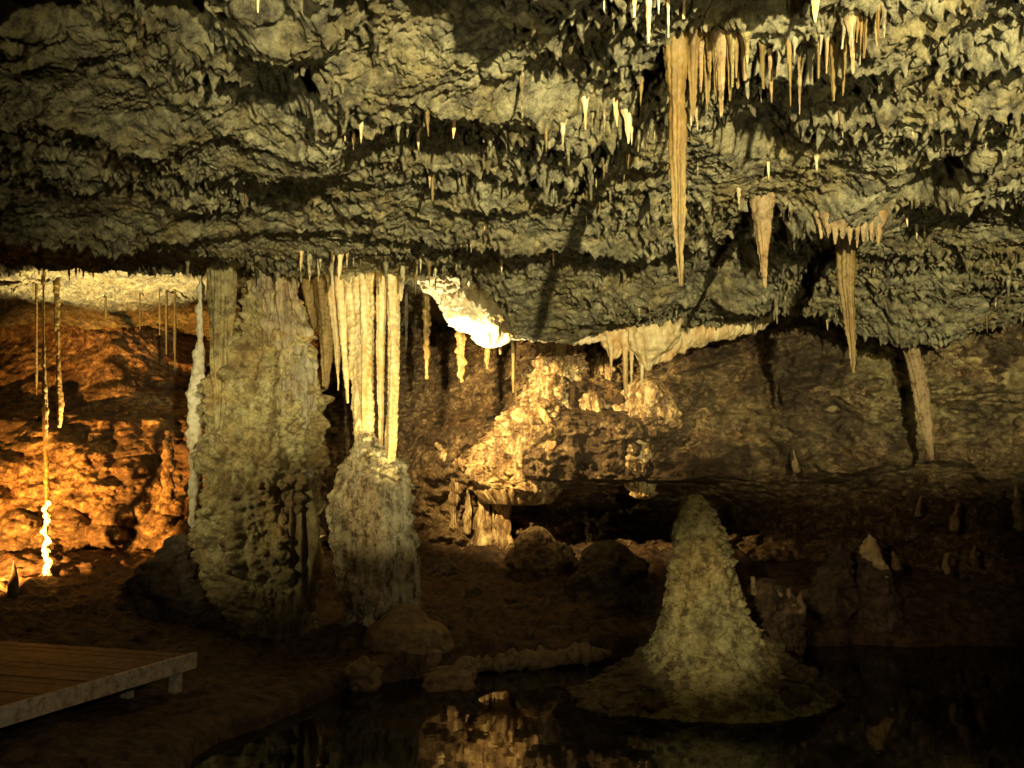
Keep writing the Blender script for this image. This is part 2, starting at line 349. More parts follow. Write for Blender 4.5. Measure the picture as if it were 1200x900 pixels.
def build_wall():
    px = np.concatenate([np.linspace(-1500, -60, 100, endpoint=False), np.linspace(-60, 1260, 900), np.linspace(1262, 2700, 100)])
    py = np.linspace(285, 765, 480)
    rows = sorted(WT)
    tab = np.array([np.interp(px, WC, WT[r]) for r in rows])
    dep = np.empty((len(py), len(px)))
    for j in range(len(px)):
        dep[:, j] = np.interp(py, rows, tab[:, j])
    # soften the table
    def blur(a, n, ax):
        k = np.ones(n) / n
        return np.apply_along_axis(lambda v: np.convolve(np.pad(v, n // 2, mode='edge'), k, 'valid')[:len(v)], ax, a)
    dep = blur(blur(dep, 9, 0), 31, 1)
    PX, PY = np.meshgrid(px, py)
    rx = (PX - 600) / F; cy = (450 - PY) / F; ry = CT - cy * ST; rz = ST + cy * CT
    X = rx / ry * dep; Z = H + rz / ry * dep; Y = dep
    x, y, z = X.ravel(), Y.ravel(), Z.ravel()
    PXf, PYf = PX.ravel(), PY.ravel()
    k = 0.5 * perlin3(x * 0.6, y * 0.6, z * 0.7, 41) + 0.42 * (np.abs(perlin3(x * 1.4, y * 1.4, z * 1.6, 42)) - 0.2)
    lf = 1 - 0.55 * (1 - sstep(200, 380, PXf))
    # rubble: rounded stones on the left slope
    d, r = worley3(x * 1.5, y * 1.5, z * 1.9, 43)
    rub = sstep(460, 520, PYf) * (0.12 + 0.88 * (1 - sstep(230, 420, PXf)))
    k = k + rub * 0.5 * (0.4 + r) * np.clip(1 - (d / 0.62) ** 2, 0, 1)
    d, r = worley3(x * 5, y * 5, z * 5.5, 44)
    k = k + lf * lf * (0.4 + 0.6 * rub) * 0.13 * (0.4 + r) * np.clip(1 - (d / 0.6) ** 2, 0, 1)
    # ledges and swellings on the right
    d, r = worley3(x * 0.9, y * 0.9, z * 1.9, 55)
    k = k + sstep(700, 860, PXf) * 0.75 * (0.2 + r) * np.clip(1 - (d / 0.6) ** 2, 0, 1)
    # broken, angular rock
    wxx = x + 0.10 * perlin3(x * 3, y * 3, z * 3, 58); wzz = z + 0.10 * perlin3(x * 3, y * 3, z * 3, 59)
    ri = sstep(480, 620, PXf)
    for f_, a_, sd_ in ((1.6, 0.34, 61), (3.6, 0.20, 62), (7.5, 0.10, 63)):
        d, r = worley3(wxx * f_, y * f_, wzz * f_ * 1.5, sd_)
        k = k + ri * a_ * (r - 0.5) * (1 - 0.5 * d)
    # vertical drapery in the middle
    dra = sstep(470, 540, PXf) * (1 - sstep(700, 830, PXf))
    k = k + (0.25 + 0.75 * dra) * (0.30 * np.abs(perlin3(x * 4.0 + 0.8 * z, y * 2, z * 0.7, 45)) + 0.12 * np.abs(perlin3(x * 11 + 1.2 * z, y * 4, z * 1.8, 46)))
    k = k + lf * 0.28 * perlin3(x * 3.3, y * 3.3, z * 4.2, 47) + lf * 0.17 * perlin3(x * 7, y * 7, z * 9, 48) + lf * 0.05 * perlin3(x * 15, y * 15, z * 17, 49) + 0.03 * perlin3(x * 33, y * 33, z * 33, 50)
    d, r = worley3(x * 10, y * 10, z * 11, 56)
    k = k + lf * 0.07 * (0.2 + r) * np.clip(1 - (d / 0.65) ** 2, 0, 1)
    co = np.stack([x - k * rx.ravel() / ry.ravel(), y - k, z - k * rz.ravel() / ry.ravel()], -1)
    me = mesh_from('cave_wall', co, grid_quads(len(py), len(px), flip=False))
    o = link('cave_wall', me, M['wall'], loc=(0, 0, 0)); tag(o, 'rough brown cave wall rising behind the columns, pool and mud bank', 'cave wall', kind='structure')
build_wall()

# ------------------------------------------------------------------ ground and water
SU = [-900, 60, 150, 235, 330, 400, 440, 480, 560, 640, 715, 760, 940, 1060, 1200, 1600, 3000]
SPY = [None] * 17
SD = [0, 2, 5.0, 7.7, 8.9, 10.0, 10.3, 10.6, 11.0, 11.35, 11.7, 12.2, 12.7, 12.6, 12.6, 12.3, 11]
def ground_z(x, y):
    px = 600 + F * x / np.maximum(y, 0.5) * 1.02
    sh = np.interp(px, SU, SD) + 0.18 * perlin2(x * 1.3, y * 1.3, 60) + 0.06 * perlin2(x * 4, y * 4, 61)
    s = y - sh
    left = 1 - sstep(330, 480, px)
    z = np.where(s > 0, 0.02 + 0.26 * (1 - np.exp(-np.maximum(s, 0) / 0.07)) * (1 - 0.75 * left) + (0.072 - 0.045 * left) * np.maximum(s, 0) ** 0.9, np.maximum(-0.5, 1.2 * s))
    # slope up to the rear
    z = z + 0.35 * sstep(13, 16, y) + 0.16 * sstep(12.0, 13.6, y) * left + 0.07 * sstep(6.5, 9, y) * (1 - sstep(260, 420, px))
    rough = np.where(s > 0, 1.0, 0.3) * sstep(-0.1, 0.5, s) * (1 - 0.5 * left * (1 - sstep(10, 12, y)))
    z = z + rough * (0.16 * perlin2(x * 0.9, y * 0.9, 62) + 0.08 * np.abs(perlin2(x * 2.4, y * 2.4, 63)) + 0.04 * perlin2(x * 6, y * 6, 64) + 0.022 * np.abs(perlin2(x * 14, y * 14, 65)) + 0.009 * perlin2(x * 30, y * 30, 66))
    d, r = worley2(x * 3.5, y * 3.5, 67)
    z = z + rough * 0.09 * r ** 4 * np.clip(1 - (d / 0.5) ** 2, 0, 1)
    d, r = worley2(x * 8, y * 8, 68)
    z = z + rough * 0.04 * r ** 3 * np.clip(1 - (d / 0.5) ** 2, 0, 1)
    return z
def build_ground():
    u = np.concatenate([np.linspace(-2.6, -0.75, 40, endpoint=False), np.linspace(-0.75, 0.75, 700), np.linspace(0.78, 2.6, 40)])
    y = np.concatenate([np.linspace(-3.5, 6, 60, endpoint=False), np.linspace(6, 14, 420, endpoint=False), np.linspace(14, 21, 130)])
    U, Y = np.meshgrid(u, y)
    X = U * (np.maximum(Y, 0) * 0.82 + 2.2)
    z = ground_z(X.ravel(), Y.ravel())
    me = mesh_from('ground', np.stack([X.ravel(), Y.ravel(), z], -1), grid_quads(len(y), len(u)))
    tag(link('ground', me, M['mud']), kind='structure')
    w = mesh_from('water', [(-20, 2, 0), (30, 2, 0), (30, 18, 0), (-20, 18, 0)], [(0, 1, 2, 3)], smooth=False)
    tag(link('water', w, wm), kind='structure')
build_ground()

# ------------------------------------------------------------------ lofted formations
def loft(name, rows, d, mat, depth=1.0, seg=96, ring=0.015, noise=(), pop=(), flute=(), parent=None, hang=False, dshift=None, off=(0, 0), sway=0.0, seed=0, wob=None):
    """a closed solid of revolution-like rock whose silhouette follows rows (py, xl, xr) at distance d.
    noise: (freq, amp, zstretch); pop: (freq, amp) rounded knobs; flute: (count, amp) vertical folds"""
    pts = []
    for r in rows:
        a = at(r[1], r[0], d); c = at(r[2], r[0], d)
        pts.append((a[2], (a[0] + c[0]) / 2, (c[0] - a[0]) / 2))
    pts.sort()
    z = np.array([p[0] for p in pts]); cx = np.array([p[1] for p in pts]); rr = np.array([p[2] for p in pts])
    n = max(6, int((z[-1] - z[0]) / ring))
    zz = np.linspace(z[0], z[-1], n)
    def itp(v):
        w = np.interp(zz, z, v)
        k = max(1, n // 24)
        if k > 1:
            w2 = np.convolve(np.pad(w, (k, k), mode='reflect', reflect_type='odd'), np.ones(2 * k + 1) / (2 * k + 1), 'valid'); w = w2
        return w
    C = itp(cx); R = np.maximum(itp(rr), 0.002)
    th = np.linspace(0, 2 * math.pi, seg, endpoint=False)
    TT, ZZ = np.meshgrid(th, zz)
    RR = np.repeat(R[:, None], seg, 1); CC = np.repeat(C[:, None], seg, 1)
    DY = np.zeros_like(ZZ) + d + off[1]
    if dshift is not None:
        DY = DY + np.interp(ZZ, z[[0, -1]], dshift)
    if wob:
        CC = CC + wob[0] * np.sin(ZZ * wob[1] + seed) + wob[0] * 0.6 * np.sin(ZZ * wob[1] * 1.7 + 2 * seed)
        DY = DY + wob[0] * np.cos(ZZ * wob[1] + seed)
    cs, sn = np.cos(TT), np.sin(TT)
    x = CC + RR * cs; y = DY + RR * depth * sn; zf = ZZ
    k = np.zeros_like(ZZ)
    sx = seed * 7.31
    for (f, a, st) in noise:
        k = k + a * perlin3(x.ravel() * f + sx, y.ravel() * f, zf.ravel() * f / st, 70 + seed).reshape(k.shape)
    for (f, a) in pop:
        dd, r_ = worley3(x.ravel() * f + sx, y.ravel() * f, zf.ravel() * f, 90 + seed)
        k = k + (a * (0.3 + r_) * np.clip(1 - (dd / 0.62) ** 2, 0, 1)).reshape(k.shape)
    for (cnt, a) in flute:
        k = k + a * (np.abs(perlin3((cs * cnt / 6.28).ravel() + sx, (sn * cnt / 6.28).ravel(), zf.ravel() * 0.5, 110 + seed)) * 2 - 0.5).reshape(k.shape)
    k = k - 0.85 * np.maximum(k.mean(), 0)
    k = np.clip(k, -0.55 * RR, 2.5 * RR)
    zf = zf + 0.35 * k * (perlin3(x.ravel() * 3, y.ravel() * 3, zf.ravel() * 3, 120)).reshape(k.shape)
    x = x + k * cs; y = y + k * sn
    co = np.stack([x.ravel(), y.ravel(), zf.ravel()], -1)
    q = grid_quads(n, seg, wrap=True)
    # round caps: shrink rings to a point
    caps = []
    for (ri, dz) in ((0, -1), (n - 1, 1)):
        base = co[ri * seg:(ri + 1) * seg]; c = base.mean(0); r0 = R[ri]
        prev = ri * seg
        for fr, h in ((0.75, 0.35), (0.4, 0.6), (0.05, 0.7)):
            hh = min(h * r0, 0.25) * dz
            new = c + (base - c) * fr; new[:, 2] = base[:, 2] * fr + c[2] * (1 - fr) + hh
            st0 = len(co); co = np.vstack([co, new])
            i = np.arange(seg); j = (i + 1) % seg
            if dz > 0: caps.append(np.stack([prev + i, prev + j, st0 + j, st0 + i], -1))
            else: caps.append(np.stack([prev + j, prev + i, st0 + i, st0 + j], -1))
            prev = st0
    q = np.vstack([q] + caps)
    zo = zz[-1] if hang else zz[0]
    o0 = np.array((C[-1] if hang else C[0], d, zo))
    if parent is not None:
        o0p = np.array(parent.location)
        me = mesh_from(name, co - o0, q)
        return link(name, me, mat, parent, loc=tuple(o0 - o0p))
    return link(name, mesh_from(name, co - o0, q), mat, None, loc=tuple(o0))

def stal(rows, d, mat, label, group=None, name='stalactite', seg=28, fl=0.006, knob=0.0, cat='stalactite', seed=None, wob=None, dshift=None):
    s = random.randrange(1, 60) if seed is None else seed
    r = sum((at(q[2], q[0], d)[0] - at(q[1], q[0], d)[0]) for q in rows) / len(rows) / 2
    nz = [(5, 0.22 * r, 1.5), (16, 0.14 * r + 0.002, 0.8), (40, 0.06 * r + 0.002, 0.7)]
    pp = [(9, knob)] if knob else []
    o = loft(name, rows, d, mat, seg=seg, ring=0.012, noise=nz, pop=pp, flute=[(7, 0.35 * r * (fl > 0))], hang=True, seed=s, wob=wob, dshift=dshift)
    return tag(o, label, cat, group)

def tooth(px, y0, y1, w, lean=0):
    """rows of a tapering stalactite"""
    L = y1 - y0
    return [(y0 - 12, px - w * 1.2, px + w * 1.2), (y0, px - w * .62, px + w * .62), (y0 + .14 * L, px - w * .42, px + w * .42), (y0 + .45 * L, px - w * .31 + lean * .4, px + w * .31 + lean * .4), (y0 + .75 * L, px - w * .2 + lean * .75, px + w * .2 + lean * .75), (y1, px - .7 + lean, px + .7 + lean)]

# big column with its parts
dC = 12.3
c = at(315, 765, dC)
col = empty('cave_column', tuple(c))
tag(col, 'massive knobbly olive column from the mud floor to the ceiling, widest formation in the cave', 'cave column')
loft('column_trunk', [(296, 302, 336), (318, 298, 336), (340, 290, 340), (360, 284, 346), (388, 278, 355), (410, 275, 360), (440, 263, 368), (480, 256, 372), (520, 249, 373), (560, 245, 372), (600, 241, 371), (640, 241, 369), (670, 249, 367), (695, 260, 364), (715, 274, 361), (735, 284, 360), (775, 286, 366)],
     dC, M['column'], depth=0.8, seg=260, ring=0.014, noise=[(1.6, 0.14, 1.5), (5, 0.07, 1.6), (16, 0.035, 1.5), (40, 0.012, 1)], pop=[(3.5, 0.15), (8, 0.09), (18, .04)], flute=[(9, .16), (24, .07)], parent=col, seed=1)
loft('drapery', [(290, 246, 276), (320, 246, 276), (360, 246, 277), (400, 248, 273), (440, 249, 270), (480, 250, 266), (520, 252, 262)], dC - 0.42, M['column'], depth=0.7, seg=90, ring=0.014,
     noise=[(4, 0.03, 4), (18, 0.012, 3)], flute=[(9, 0.05)], parent=col, seed=2)
loft('flowstone_sheet', [(300, 306, 344), (350, 306, 346), (370, 304, 350), (410, 308, 360), (460, 312, 370), (520, 320, 368), (570, 328, 366), (600, 336, 362)], dC - 0.12, M['column_grey'], depth=0.75, seg=160, ring=0.014,
     noise=[(2, 0.12, 2), (6, 0.07, 3), (16, 0.035, 3), (40, .012, 2)], pop=[(5, .08)], flute=[(14, 0.07), (34, 0.03)], parent=col, seed=3)
loft('fluted_skirt', [(560, 326, 368), (620, 322, 369), (680, 318, 370), (730, 318, 366), (775, 316, 370)], dC - 0.2, M['column'], depth=0.8, seg=160, ring=0.014,
     noise=[(2, 0.12, 2), (6, 0.07, 3), (20, 0.03, 3)], flute=[(14, 0.12), (34, 0.04)], parent=col, seed=4)

tag(loft('slender_column', [(292, 235, 240), (320, 234, 239), (380, 230, 237), (425, 228, 239), (440, 221, 240), (480, 219, 239), (520, 221, 235), (560, 223, 233), (600, 221, 232), (640, 224, 232), (720, 222, 235)], 13.0, M['white'], seg=60, ring=0.012,
         noise=[(4, 0.03, 1), (14, 0.02, 1)], pop=[(7, 0.05)], seed=5), 'slender pale knobbly column hugging the dark edge of the massive olive column', 'cave column')


# rods at the left
tag(loft('twisted_stalagmite', [(588, 52, 59), (610, 51, 57), (640, 51, 58), (660, 52, 60), (680, 51, 60), (708, 50, 62)], 14.2, M['white'], seg=40, ring=0.008, noise=[(14, 0.02, 1)], pop=[(14, 0.025)], seed=6, wob=(0.017, 21)),
    'thin twisted white stalagmite glowing in front of the orange slope', 'stalagmite')
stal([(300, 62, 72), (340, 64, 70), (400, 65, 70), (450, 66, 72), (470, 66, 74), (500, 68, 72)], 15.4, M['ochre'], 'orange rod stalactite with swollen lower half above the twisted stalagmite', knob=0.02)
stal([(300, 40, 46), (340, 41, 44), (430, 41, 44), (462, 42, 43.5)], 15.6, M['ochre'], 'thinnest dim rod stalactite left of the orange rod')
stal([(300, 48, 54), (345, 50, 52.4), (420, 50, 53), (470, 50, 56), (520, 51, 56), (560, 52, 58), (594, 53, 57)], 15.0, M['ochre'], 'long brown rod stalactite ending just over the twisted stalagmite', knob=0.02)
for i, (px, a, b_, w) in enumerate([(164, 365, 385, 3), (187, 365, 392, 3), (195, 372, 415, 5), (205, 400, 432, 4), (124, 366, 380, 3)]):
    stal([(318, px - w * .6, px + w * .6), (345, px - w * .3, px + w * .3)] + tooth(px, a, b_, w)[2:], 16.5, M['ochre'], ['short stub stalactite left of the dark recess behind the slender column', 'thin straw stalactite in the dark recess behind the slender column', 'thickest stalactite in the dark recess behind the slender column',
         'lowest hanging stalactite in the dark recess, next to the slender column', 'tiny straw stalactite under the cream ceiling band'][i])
tag(loft('stalagmite', [(505, 196, 198), (525, 191, 203), (560, 190, 203), (585, 190, 206)], 16.0, M['wall'], seg=50, noise=[(5, .04, 1)], pop=[(8, .05)], seed=9), 'short pale orange stalagmite standing high on the orange rubble slope', 'stalagmite')
tag(loft('stalagmite', [(657, 15, 18), (675, 11, 20), (700, 8, 22), (715, 6, 24)], 13.2, M['rock'], seg=50, noise=[(6, .03, 1)], seed=10), 'dull grey stalagmite in shadow below the orange slope by the twisted stalagmite', 'stalagmite')

# stalagmite with the curtain of stalactites over it
dS = 12.0
c = at(440, 745, dS)
sg = empty('stalagmite', tuple(c)); tag(sg, 'squat grey knobbly stalagmite receiving the long cream stalactites', 'stalagmite')
loft('stalagmite_body', [(512, 422, 438), (522, 413, 450), (540, 404, 466), (562, 396, 477), (585, 392, 482), (630, 394, 484), (655, 394, 486), (685, 397, 486), (705, 402, 486), (750, 398, 490)], dS, M['grey'], depth=0.85, seg=220, ring=0.012,
     noise=[(2.2, 0.08, 1.5), (6, 0.035, 1.5), (16, 0.022, 2), (40, .012, 1)], pop=[(5, 0.06), (12, 0.035), (24, .02)], flute=[(12, 0.03)], parent=sg, seed=11)
loft('drip_fringe', [(640, 432, 486), (660, 428, 490), (690, 434, 490), (716, 440, 490), (740, 434, 496)], dS - 0.12, M['grey'], depth=0.8, seg=160, ring=0.012, noise=[(6, 0.03, 2), (20, 0.02, 3)], flute=[(16, 0.05), (34, .03)], parent=sg, seed=12)
gs = 'long cream stalactites over the squat grey stalagmite'
stal([(295, 402, 442), (340, 405, 440), (400, 409, 438), (450, 412, 437), (500, 415, 437), (532, 416, 436)], dS, M['calcite'], 'broadest cream stalactite joining the top of the squat grey stalagmite', gs, seg=70, seed=13)
stal([(295, 450, 473), (330, 453, 470), (400, 455, 468), (450, 454, 466), (510, 451, 464), (556, 449, 461)], dS - 0.15, M['calcite'], 'brightest cream stalactite with smooth shaft, reaching lowest onto the grey stalagmite', gs, seg=50, seed=14)
stal([(295, 438, 456), (340, 441, 454), (420, 441, 450), (480, 443, 449), (550, 445, 448)], dS - 0.05, M['calcite'], 'needle thin cream stalactite between the two thick ones that touch the grey stalagmite', gs, seg=30, seed=15)
stal([(295, 390, 410), (340, 393, 408), (400, 399, 408), (450, 403, 409), (472, 406, 408)], dS - .05, M['calcite'], 'cream stalactite stopping in mid air beside the broadest one', gs, seg=30, seed=16)
stal([(295, 378, 398), (350, 384, 398), (400, 390, 399), (440, 394, 398), (457, 395.5, 397)], dS + .05, M['calcite'], 'short pointed cream stalactite next to the ragged brown curtain', gs, seg=30, seed=17)
stal([(295, 364, 388), (350, 369, 392), (400, 374, 393), (430, 377, 388), (452, 379, 384)], dS + .12, M['ochre'], 'ragged tan stalactite at the end of the group beside the massive column', gs, seg=50, seed=18)
stal([(295, 345, 372), (330, 350, 372), (360, 358, 372), (385, 366, 371)], dS + .2, M['ochre'], 'short brown stalactite tucked against the shoulder of the massive column', gs, seg=40, seed=19)
stal([(300, 418, 432), (350, 421, 431), (420, 423, 430), (500, 425, 429)], dS - 0.17, M['calcite'], 'slim cream rib stalactite fused to the face of the broadest one', gs, seg=30, seed=21)
stal([(300, 462, 478), (330, 465, 474), (352, 468, 471)], dS - .2, M['calcite'], 'stubby cream stalactite at the bright end of the long group', gs, seg=30, seed=22)

# beaded stalactites over the dark middle wall
gm = 'beaded stalactites in front of the dark middle wall'
for (px, a, b_, w, kn, lab) in [(500, 366, 444, 8, .03, 'beaded orange stalactite nearest the cream group, longest of the beaded ones'), (540, 388, 448, 10, .05, 'lumpy beaded stalactite, thickest below the white flowstone'),
                           (571, 396, 432, 7, .03, 'short lumpy stalactite under the tip of the white flowstone'), (586, 395, 415, 4, 0, 'tiny drip just before the hair thin stalactite'), (602, 396, 460, 5, .012, 'hair thin long stalactite right of the white flowstone')]:
    stal([(306, px - w * .8, px + w * .8), (a - 20, px - w * .5, px + w * .5), (a, px - w / 2, px + w / 2), (a + .5 * (b_ - a), px - w * .42, px + w * .42), (a + .8 * (b_ - a), px - w * .36, px + w * .36), (b_, px - 1, px + 1)], 14.6, M['ochre'], lab, gm, knob=kn, seg=40)
stal([(310, 472, 480), (350, 474, 478)] + tooth(476, 360, 410, 6)[2:], 14.9, M['rock'], 'dark stalactite in shade between the cream group and the beaded ones', gm)

# white flowstone patch behind the ceiling lip
tag(loft('white_flowstone', [(300, 470, 590), (330, 490, 590), (345, 506, 584), (360, 515, 586), (375, 524, 589), (386, 538, 592), (394, 556, 596)], 14.0, M['white'], depth=0.9, seg=220, ring=0.012,
         noise=[(2, 0.10, 1), (7, 0.07, 1.5), (18, 0.04, 1.5)], pop=[(6, 0.08), (14, 0.05)], flute=[(16, .08)], hang=True, seed=23), 'dazzling white lumpy flowstone hanging from the ceiling edge', 'flowstone')
# hanging lumps along the lip
def hang(rows, d, mat, label, seed, pop=(8, .04), seg=90, depth=0.9, cat='flowstone', name='hanging_flowstone', fl=(10, .04)):
    return tag(loft(name, rows, d, mat, depth=depth, seg=seg, ring=0.012, noise=[(4, 0.05, 1.5), (12, 0.025, 2)], pop=[pop], flute=[fl], hang=True, seed=seed), label, cat)
hang([(372, 728, 802), (395, 733, 796), (410, 740, 786), (420, 748, 770), (432, 756, 764)], 13.5, M['calcite'], 'cream lumpy flowstone pendant with dripping tips under the ceiling lip', 24)
hang([(372, 690, 740), (392, 700, 738), (408, 708, 730), (418, 714, 722)], 13.6, M['calcite'], 'small cream flowstone lump beside the dripping pendant', 25)
for i, (px, a, b_, w) in enumerate([(733, 405, 462, 9), (740, 405, 452, 6), (752, 408, 458, 8), (716, 410, 440, 5)]):
    stal(tooth(px, a, b_, w), 13.5, M['calcite'], ['longest cream drip under the flowstone pendant', 'thin cream drip pressed between two longer drips of the pendant', 'blunt cream drip at the far side of the pendant', 'tiny cream drip under the small flowstone lump'][i], 'drips under the flowstone pendant')

# scalloped rim: pale lumpy rope added in place of lamplit far ceiling
def rope(name, pts, r, mat, label, cat, seed, seg=40, n=260):
    P = np.array([at(*p) for p in pts]); t = np.linspace(0, len(P) - 1, n)
    C = np.stack([np.interp(t, range(len(P)), P[:, i]) for i in range(3)], -1)
    rr = np.interp(t, range(len(P)), r)
    T = np.gradient(C, axis=0); T /= np.linalg.norm(T, axis=1)[:, None]
    up = np.array((0, 0, 1.0)); S = np.cross(T, up); S /= np.linalg.norm(S, axis=1)[:, None]; V = np.cross(S, T)
    th = np.linspace(0, 2 * math.pi, seg, endpoint=False)
    co = C[:, None, :] + rr[:, None, None] * (np.cos(th)[None, :, None] * S[:, None, :] + np.sin(th)[None, :, None] * V[:, None, :])
    nrm = (co - C[:, None, :]) / np.maximum(rr, .01)[:, None, None]
    f = co.reshape(-1, 3)
    k = 0.5 * rr.mean() * perlin3(f[:, 0] * 5, f[:, 1] * 5, f[:, 2] * 2, seed) + 0.03 * perlin3(f[:, 0] * 16, f[:, 1] * 16, f[:, 2] * 6, seed + 1)
    d_, q_ = worley3(f[:, 0] * 8, f[:, 1] * 8, f[:, 2] * 3, seed)
    k = k + 0.06 * (0.3 + q_) * np.clip(1 - (d_ / .6) ** 2, 0, 1)
    f = f + nrm.reshape(-1, 3) * k[:, None]
    o0 = C[n // 2]
    co = np.vstack([f, C[:1], C[-1:]])
    q = grid_quads(n, seg, wrap=True)
    i = np.arange(seg); j = (i + 1) % seg
    cap = np.vstack([np.stack([j, i, 0 * i + n * seg, 0 * i + n * seg], -1)[:, :4], np.stack([(n - 1) * seg + i, (n - 1) * seg + j, 0 * i + n * seg + 1, 0 * i + n * seg + 1], -1)])
    me = D.meshes.new(name)
    faces = [tuple(int(v) for v in a) for a in q] + [tuple(int(v) for v in a[:3]) for a in cap]
    me.from_pydata([tuple(v) for v in (co - o0)], [], faces); me.polygons.foreach_set('use_smooth', [True] * len(faces)); me.update()
    o = link(name, me, mat, None, loc=tuple(o0)); return tag(o, label, cat)
rope('hanging_flowstone', [(765, 425, 13.9), (800, 398, 14.0), (845, 386, 14.1), (890, 374, 14.2), (905, 368, 14.3)], [0.05, .16, .17, .12, .03], M['calcite'], 'pale scalloped rim standing in for lamplit far ceiling above the dark wall', 'flowstone', 27)
rope('hanging_flowstone', [(596, 396, 13.2), (640, 397, 13.3), (680, 398, 13.5), (720, 396, 13.6)], [0.02, .04, .05, .03], M['white'], 'thin white flowstone rim joining the dazzling flowstone to the cream pendant', 'flowstone', 28)

# wall formations in the middle
hang([(442, 955, 995), (455, 946, 1010), (475, 942, 1022), (492, 950, 1030), (506, 965, 1020)], 15.6, M['column'], 'pale yellowish bulge of flowstone low on the dim right wall behind the tapering ochre stalactite', 130, pop=(3, .3), seg=160, depth=.6)
hang([(388, 1140, 1215), (405, 1118, 1240), (425, 1110, 1235), (440, 1130, 1220)], 14.1, M['column'], 'pale yellowish bulge of flowstone at the picture edge under the ceiling', 131, pop=(3, .3), seg=160, depth=.6)
for i, (rows, d, lab) in enumerate([
    ([(462, 734, 792), (485, 726, 798), (510, 726, 796), (530, 732, 788), (548, 738, 772), (565, 743, 764), (576, 747, 760), (584, 751, 757)], 15.7, 'cream draped flowstone with a blunt tongue at its tip hanging over the black overhang'),
    ([(470, 676, 712), (490, 672, 722), (515, 678, 728), (540, 690, 728), (560, 700, 722)], 16.15, 'ribbed flowstone drape beside the sparkling ridge, before the tongued one'),
    ([(490, 600, 646), (515, 592, 652), (540, 590, 648), (562, 598, 640), (575, 612, 632)], 15.95, 'golden ribbed flowstone drape at the foot of the sparkling ridge'),
    ([(420, 690, 716), (445, 684, 722), (470, 690, 718)], 16.5, 'dim short flowstone drape right under the cream pendant')]):
    tag(loft('flowstone_drapery', rows, d, M['streaked'] if i < 4 else M['sand'], depth=0.8, seg=200, ring=0.012, noise=[(1.3, .34, 1.5), (3.5, .22, 2), (8, .10, 2), (18, .05, 2), (36, .02, 2)], pop=[(5, .10), (14, .035)], flute=[(12, .12), (30, .05)], hang=True, seed=150 + i), lab, 'flowstone', 'draped flowstone on the middle wall')
gl = 'stubby columns under the bright ledge'
for i, (px, a, b_, w) in enumerate([(532, 562, 604, 10), (548, 572, 610, 7), (567, 566, 624, 15), (592, 572, 628, 22), (578, 575, 618, 6)]):
    tag(loft('short_column', [(a - 14, px - w * .6, px + w * .6), (a, px - w * .5, px + w * .5), (a + .5 * (b_ - a), px - w * .38, px + w * .38), (b_, px - w * .5, px + w * .55), (b_ + 14, px - w * .6, px + w * .7)], 16.75 - .04 * i, M['streaked'], seg=80, noise=[(2.5, .16, 3), (6, .08, 4), (18, .03, 3)], pop=[(4, .06)], flute=[(6, .06)], seed=31 + i),
        ['bright stubby column at the outer end under the bright ledge', 'thin dim column second along under the bright ledge', 'bright cream column in the middle under the bright ledge', 'widest yellow column under the bright ledge', 'thin strut between the two brightest columns under the ledge'][i], 'cave column', gl)
rope('flowstone_ledge', [(512, 520, 16.9), (526, 540, 16.6), (548, 546, 16.4), (575, 558, 16.3), (605, 568, 16.2), (640, 560, 16.0)], [.03, .07, .06, .11, .10, .04], M['streaked'], 'bright cream ledge of flowstone over the stubby columns', 'flowstone', 37)
tag(loft('flowstone_ridge', [(386, 650, 674), (400, 642, 682), (425, 632, 688), (450, 614, 682), (480, 594, 676), (510, 572, 668), (535, 556, 664), (555, 552, 658), (575, 566, 650)], 16.3, M['streaked'], depth=0.75, seg=320, ring=0.012, noise=[(1.5, .22, 1), (4, .12, 1), (10, .06, .8), (24, .03, .8)], pop=[(4, .14), (9, .07), (18, .03)], seed=38),
    'sparkling lumpy flowstone ridge sloping down the middle of the brown wall', 'flowstone')

# right hand big stalactite and its curtains
gr = 'big ochre stalactite and curtain'
dB = ceil_hit(790, 48)
stal([(15, 766, 818), (40, 775, 808), (60, 778, 804), (85, 780, 804), (120, 783, 801), (150, 783, 803), (185, 785, 801), (220, 787, 803), (270, 790, 801), (310, 794, 800), (334, 797, 798.5)], dB, M['ochre'], 'longest ochre stalactite hanging alone from the ceiling beside the brown curtain', None, seg=80, seed=40)
ctn = [(812, 48, 142, 11), (821, 50, 108, 8), (829, 50, 128, 10), (838, 50, 112, 9), (846, 50, 136, 9), (855, 48, 118, 9), (864, 48, 104, 10), (873, 46, 94, 10)]
for i, (px, a, b_, w) in enumerate(ctn):
    stal(tooth(px, a, b_, w * 1.3), ceil_hit(px, a), M[('ochre', 'sand')[i % 3 == 1]], 'ochre stalactite number %s of the curtain beside the longest ochre stalactite' % ['one', 'two', 'three', 'four', 'five', 'six', 'seven', 'eight'][i] if False else
         ['long first tooth of the brown curtain touching the longest ochre stalactite', 'short second tooth of the brown curtain', 'long third tooth of the brown curtain', 'short middle tooth of the brown curtain', 'longest tooth in the middle of the brown curtain',
          'medium tooth past the middle of the brown curtain', 'dark stubby tooth near the end of the brown curtain', 'shortest darkest tooth ending the brown curtain'][i], 'teeth of the brown curtain', name='curtain_stalactite')
fr = [(893, 52, 104, 7), (903, 56, 120, 9), (914, 60, 90, 7), (925, 58, 124, 9), (938, 56, 134, 9), (949, 54, 96, 8), (960, 50, 92, 8), (969, 46, 86, 7), (978, 48, 118, 15), (989, 40, 112, 9), (998, 34, 86, 9), (1007, 28, 76, 8), (1016, 24, 68, 8), (1027, 16, 54, 9), (1036, 8, 44, 8)]
